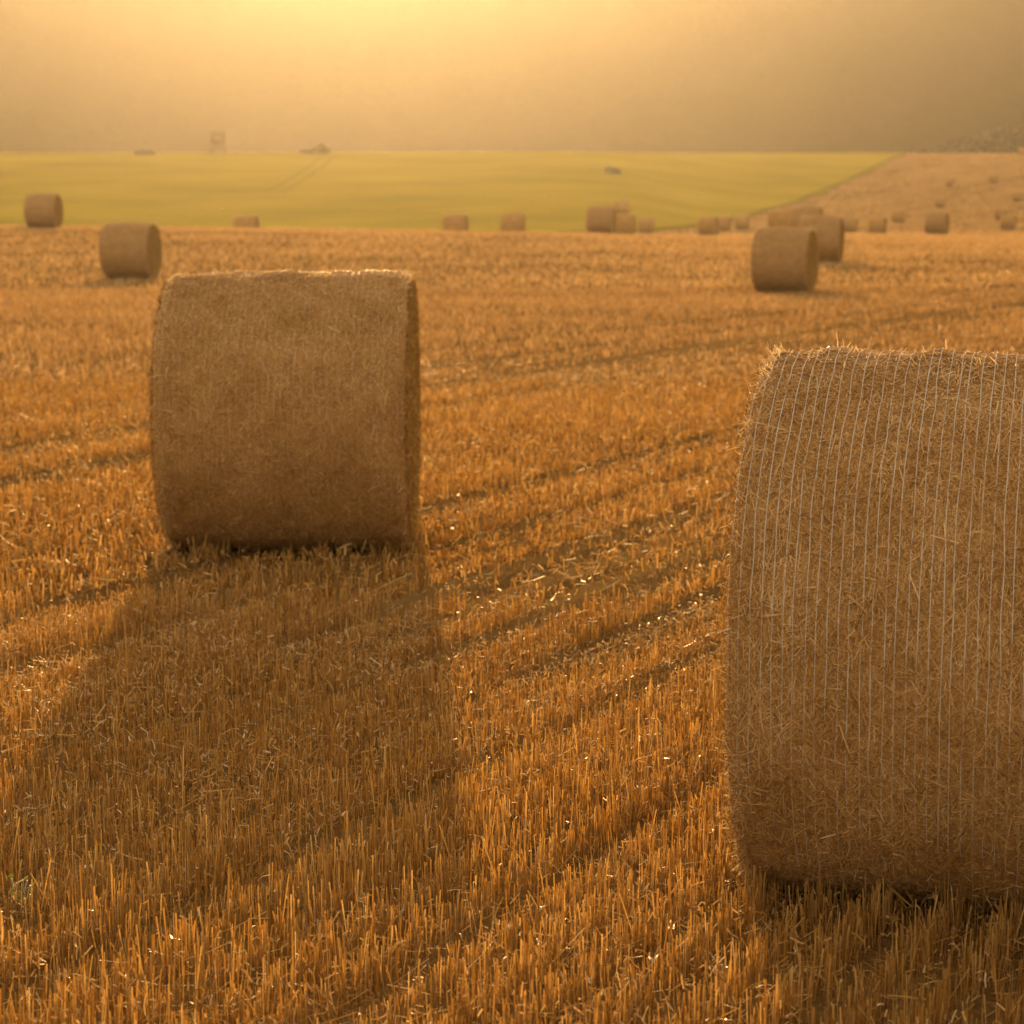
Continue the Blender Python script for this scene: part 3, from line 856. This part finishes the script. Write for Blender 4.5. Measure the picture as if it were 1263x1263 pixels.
# small green weed in the stubble, bottom left
wx, wy = ground_at(27, 1172)
we = empty('weed', (wx, wy, float(terrain(wx, wy)))); tag(we, 'small bright green weed among the stalks in the bottom left corner', 'weed')
g = np.random.default_rng(3)
st, lv, lf, off = [], [], [], 0
for k in range(5):
    tp = (g.normal(0, .018), g.normal(0, .018), g.uniform(0.10, 0.13))
    st.append(beam((0, 0, 0), tp, 0.003))
    for q in range(4):
        t = 0.5 + 0.5 * q / 3
        c = np.array(tp) * t; a = g.uniform(0, 6.28); dd = np.array([math.cos(a), math.sin(a), 0.5])
        dd /= np.linalg.norm(dd); sd = np.cross(dd, [0, 0, 1]); sd /= np.linalg.norm(sd); l = g.uniform(0.012, 0.022)
        lv += [c, c + dd * l * .5 + sd * l * .4, c + dd * l, c + dd * l * .5 - sd * l * .4]; lf.append([off, off + 1, off + 2, off + 3]); off += 4
mesh_obj('stem', *join(st), straw_mat('weed_stem', [(0, (0.15, 0.14, 0.03)), (1, (0.15, 0.14, 0.03))]), we)
mesh_obj('leaf', np.array(lv), np.array(lf), straw_mat('weed_leaf', [(0, (0.22, 0.24, 0.02)), (1, (0.34, 0.34, 0.04))], trans=0.5, tcol=(0.9, 1, 0.4)), we, attrs={'tone': g.random(len(lf))})

# ------------------------------------------------------------------ midges catching the sun above the stubble
M_WING = straw_mat('insect_wing', [(0, (0.85, 0.82, 0.72)), (1, (0.9, 0.88, 0.8))], trans=0.6, gloss=0.15, rough=0.2, tcol=(1, 0.95, 0.85))
M_BUG = noisy_mat('insect_body', [(0.3, (0.05, 0.035, 0.02)), (0.7, (0.12, 0.09, 0.05))], scale=400, bump=0.1, dist=0.0005)
def insect():
    e = empty('flying_insect', (0, 0, 0))
    V, F = [], []
    prof_ = [(-0.005, 0.0003), (-0.0035, 0.0011), (-0.001, 0.0013), (0.001, 0.0012), (0.003, 0.0014), (0.0042, 0.0009), (0.005, 0.0002)]
    for x, r_ in prof_:
        for k in range(8):
            a = k * math.pi / 4; V.append((x, r_ * math.cos(a), r_ * math.sin(a)))
    for i in range(len(prof_) - 1):
        for k in range(8): F.append((i * 8 + k, i * 8 + (k + 1) % 8, (i + 1) * 8 + (k + 1) % 8, (i + 1) * 8 + k))
    mesh_obj('body', V, F, M_BUG, e, smooth=True)
    for sd in (-1, 1):
        Vw = [(0.001, 0.0008 * sd, 0.001), (0.003, 0.005 * sd, 0.004), (0.0005, 0.009 * sd, 0.0062), (-0.0032, 0.0055 * sd, 0.0042)]
        mesh_obj('wing', Vw, [(0, 1, 2, 3)], M_WING, e)
    return e
proto_i = insect()
for i, (u, v, d, sc, lab) in enumerate([
        (677, 243, 13, 1.3, 'bright flying insect over the green field, near its middle'),
        (765, 214, 14, 1.4, 'bright flying insect beside the small dark bush in the green field'),
        (273, 259, 13, 1.1, 'tiny flying insect over the green field left of the half sunken bale'),
        (895, 345, 12, 1.3, 'tiny flying insect just left of the nearest distant right-hand bale'),
        (562, 455, 10, 0.9, 'tiny flying insect to the right of the big left bale'),
        (70, 384, 10, 1.0, 'tiny flying insect low over the stubble below the mid-sized left bale'),
        (860, 239, 13, 1.0, 'tiny flying insect over the right part of the green field')]):
    o = proto_i if i == 0 else copy_tree(proto_i)
    dx = (u - 631.5) / FPX; dy = (631.5 - v) / FPX
    D = Vector((dx, math.cos(PITCH) + dy * math.sin(PITCH), -math.sin(PITCH) + dy * math.cos(PITCH)))
    o.location = Vector((0, 0, EYE)) + D * (d / D.y)
    o.rotation_euler = (random.uniform(-.4, .4), random.uniform(-.4, .4), random.uniform(0, 6.28)); o.scale = (sc,) * 3
    tag(o, lab, 'insect', 'insects flying over the field')
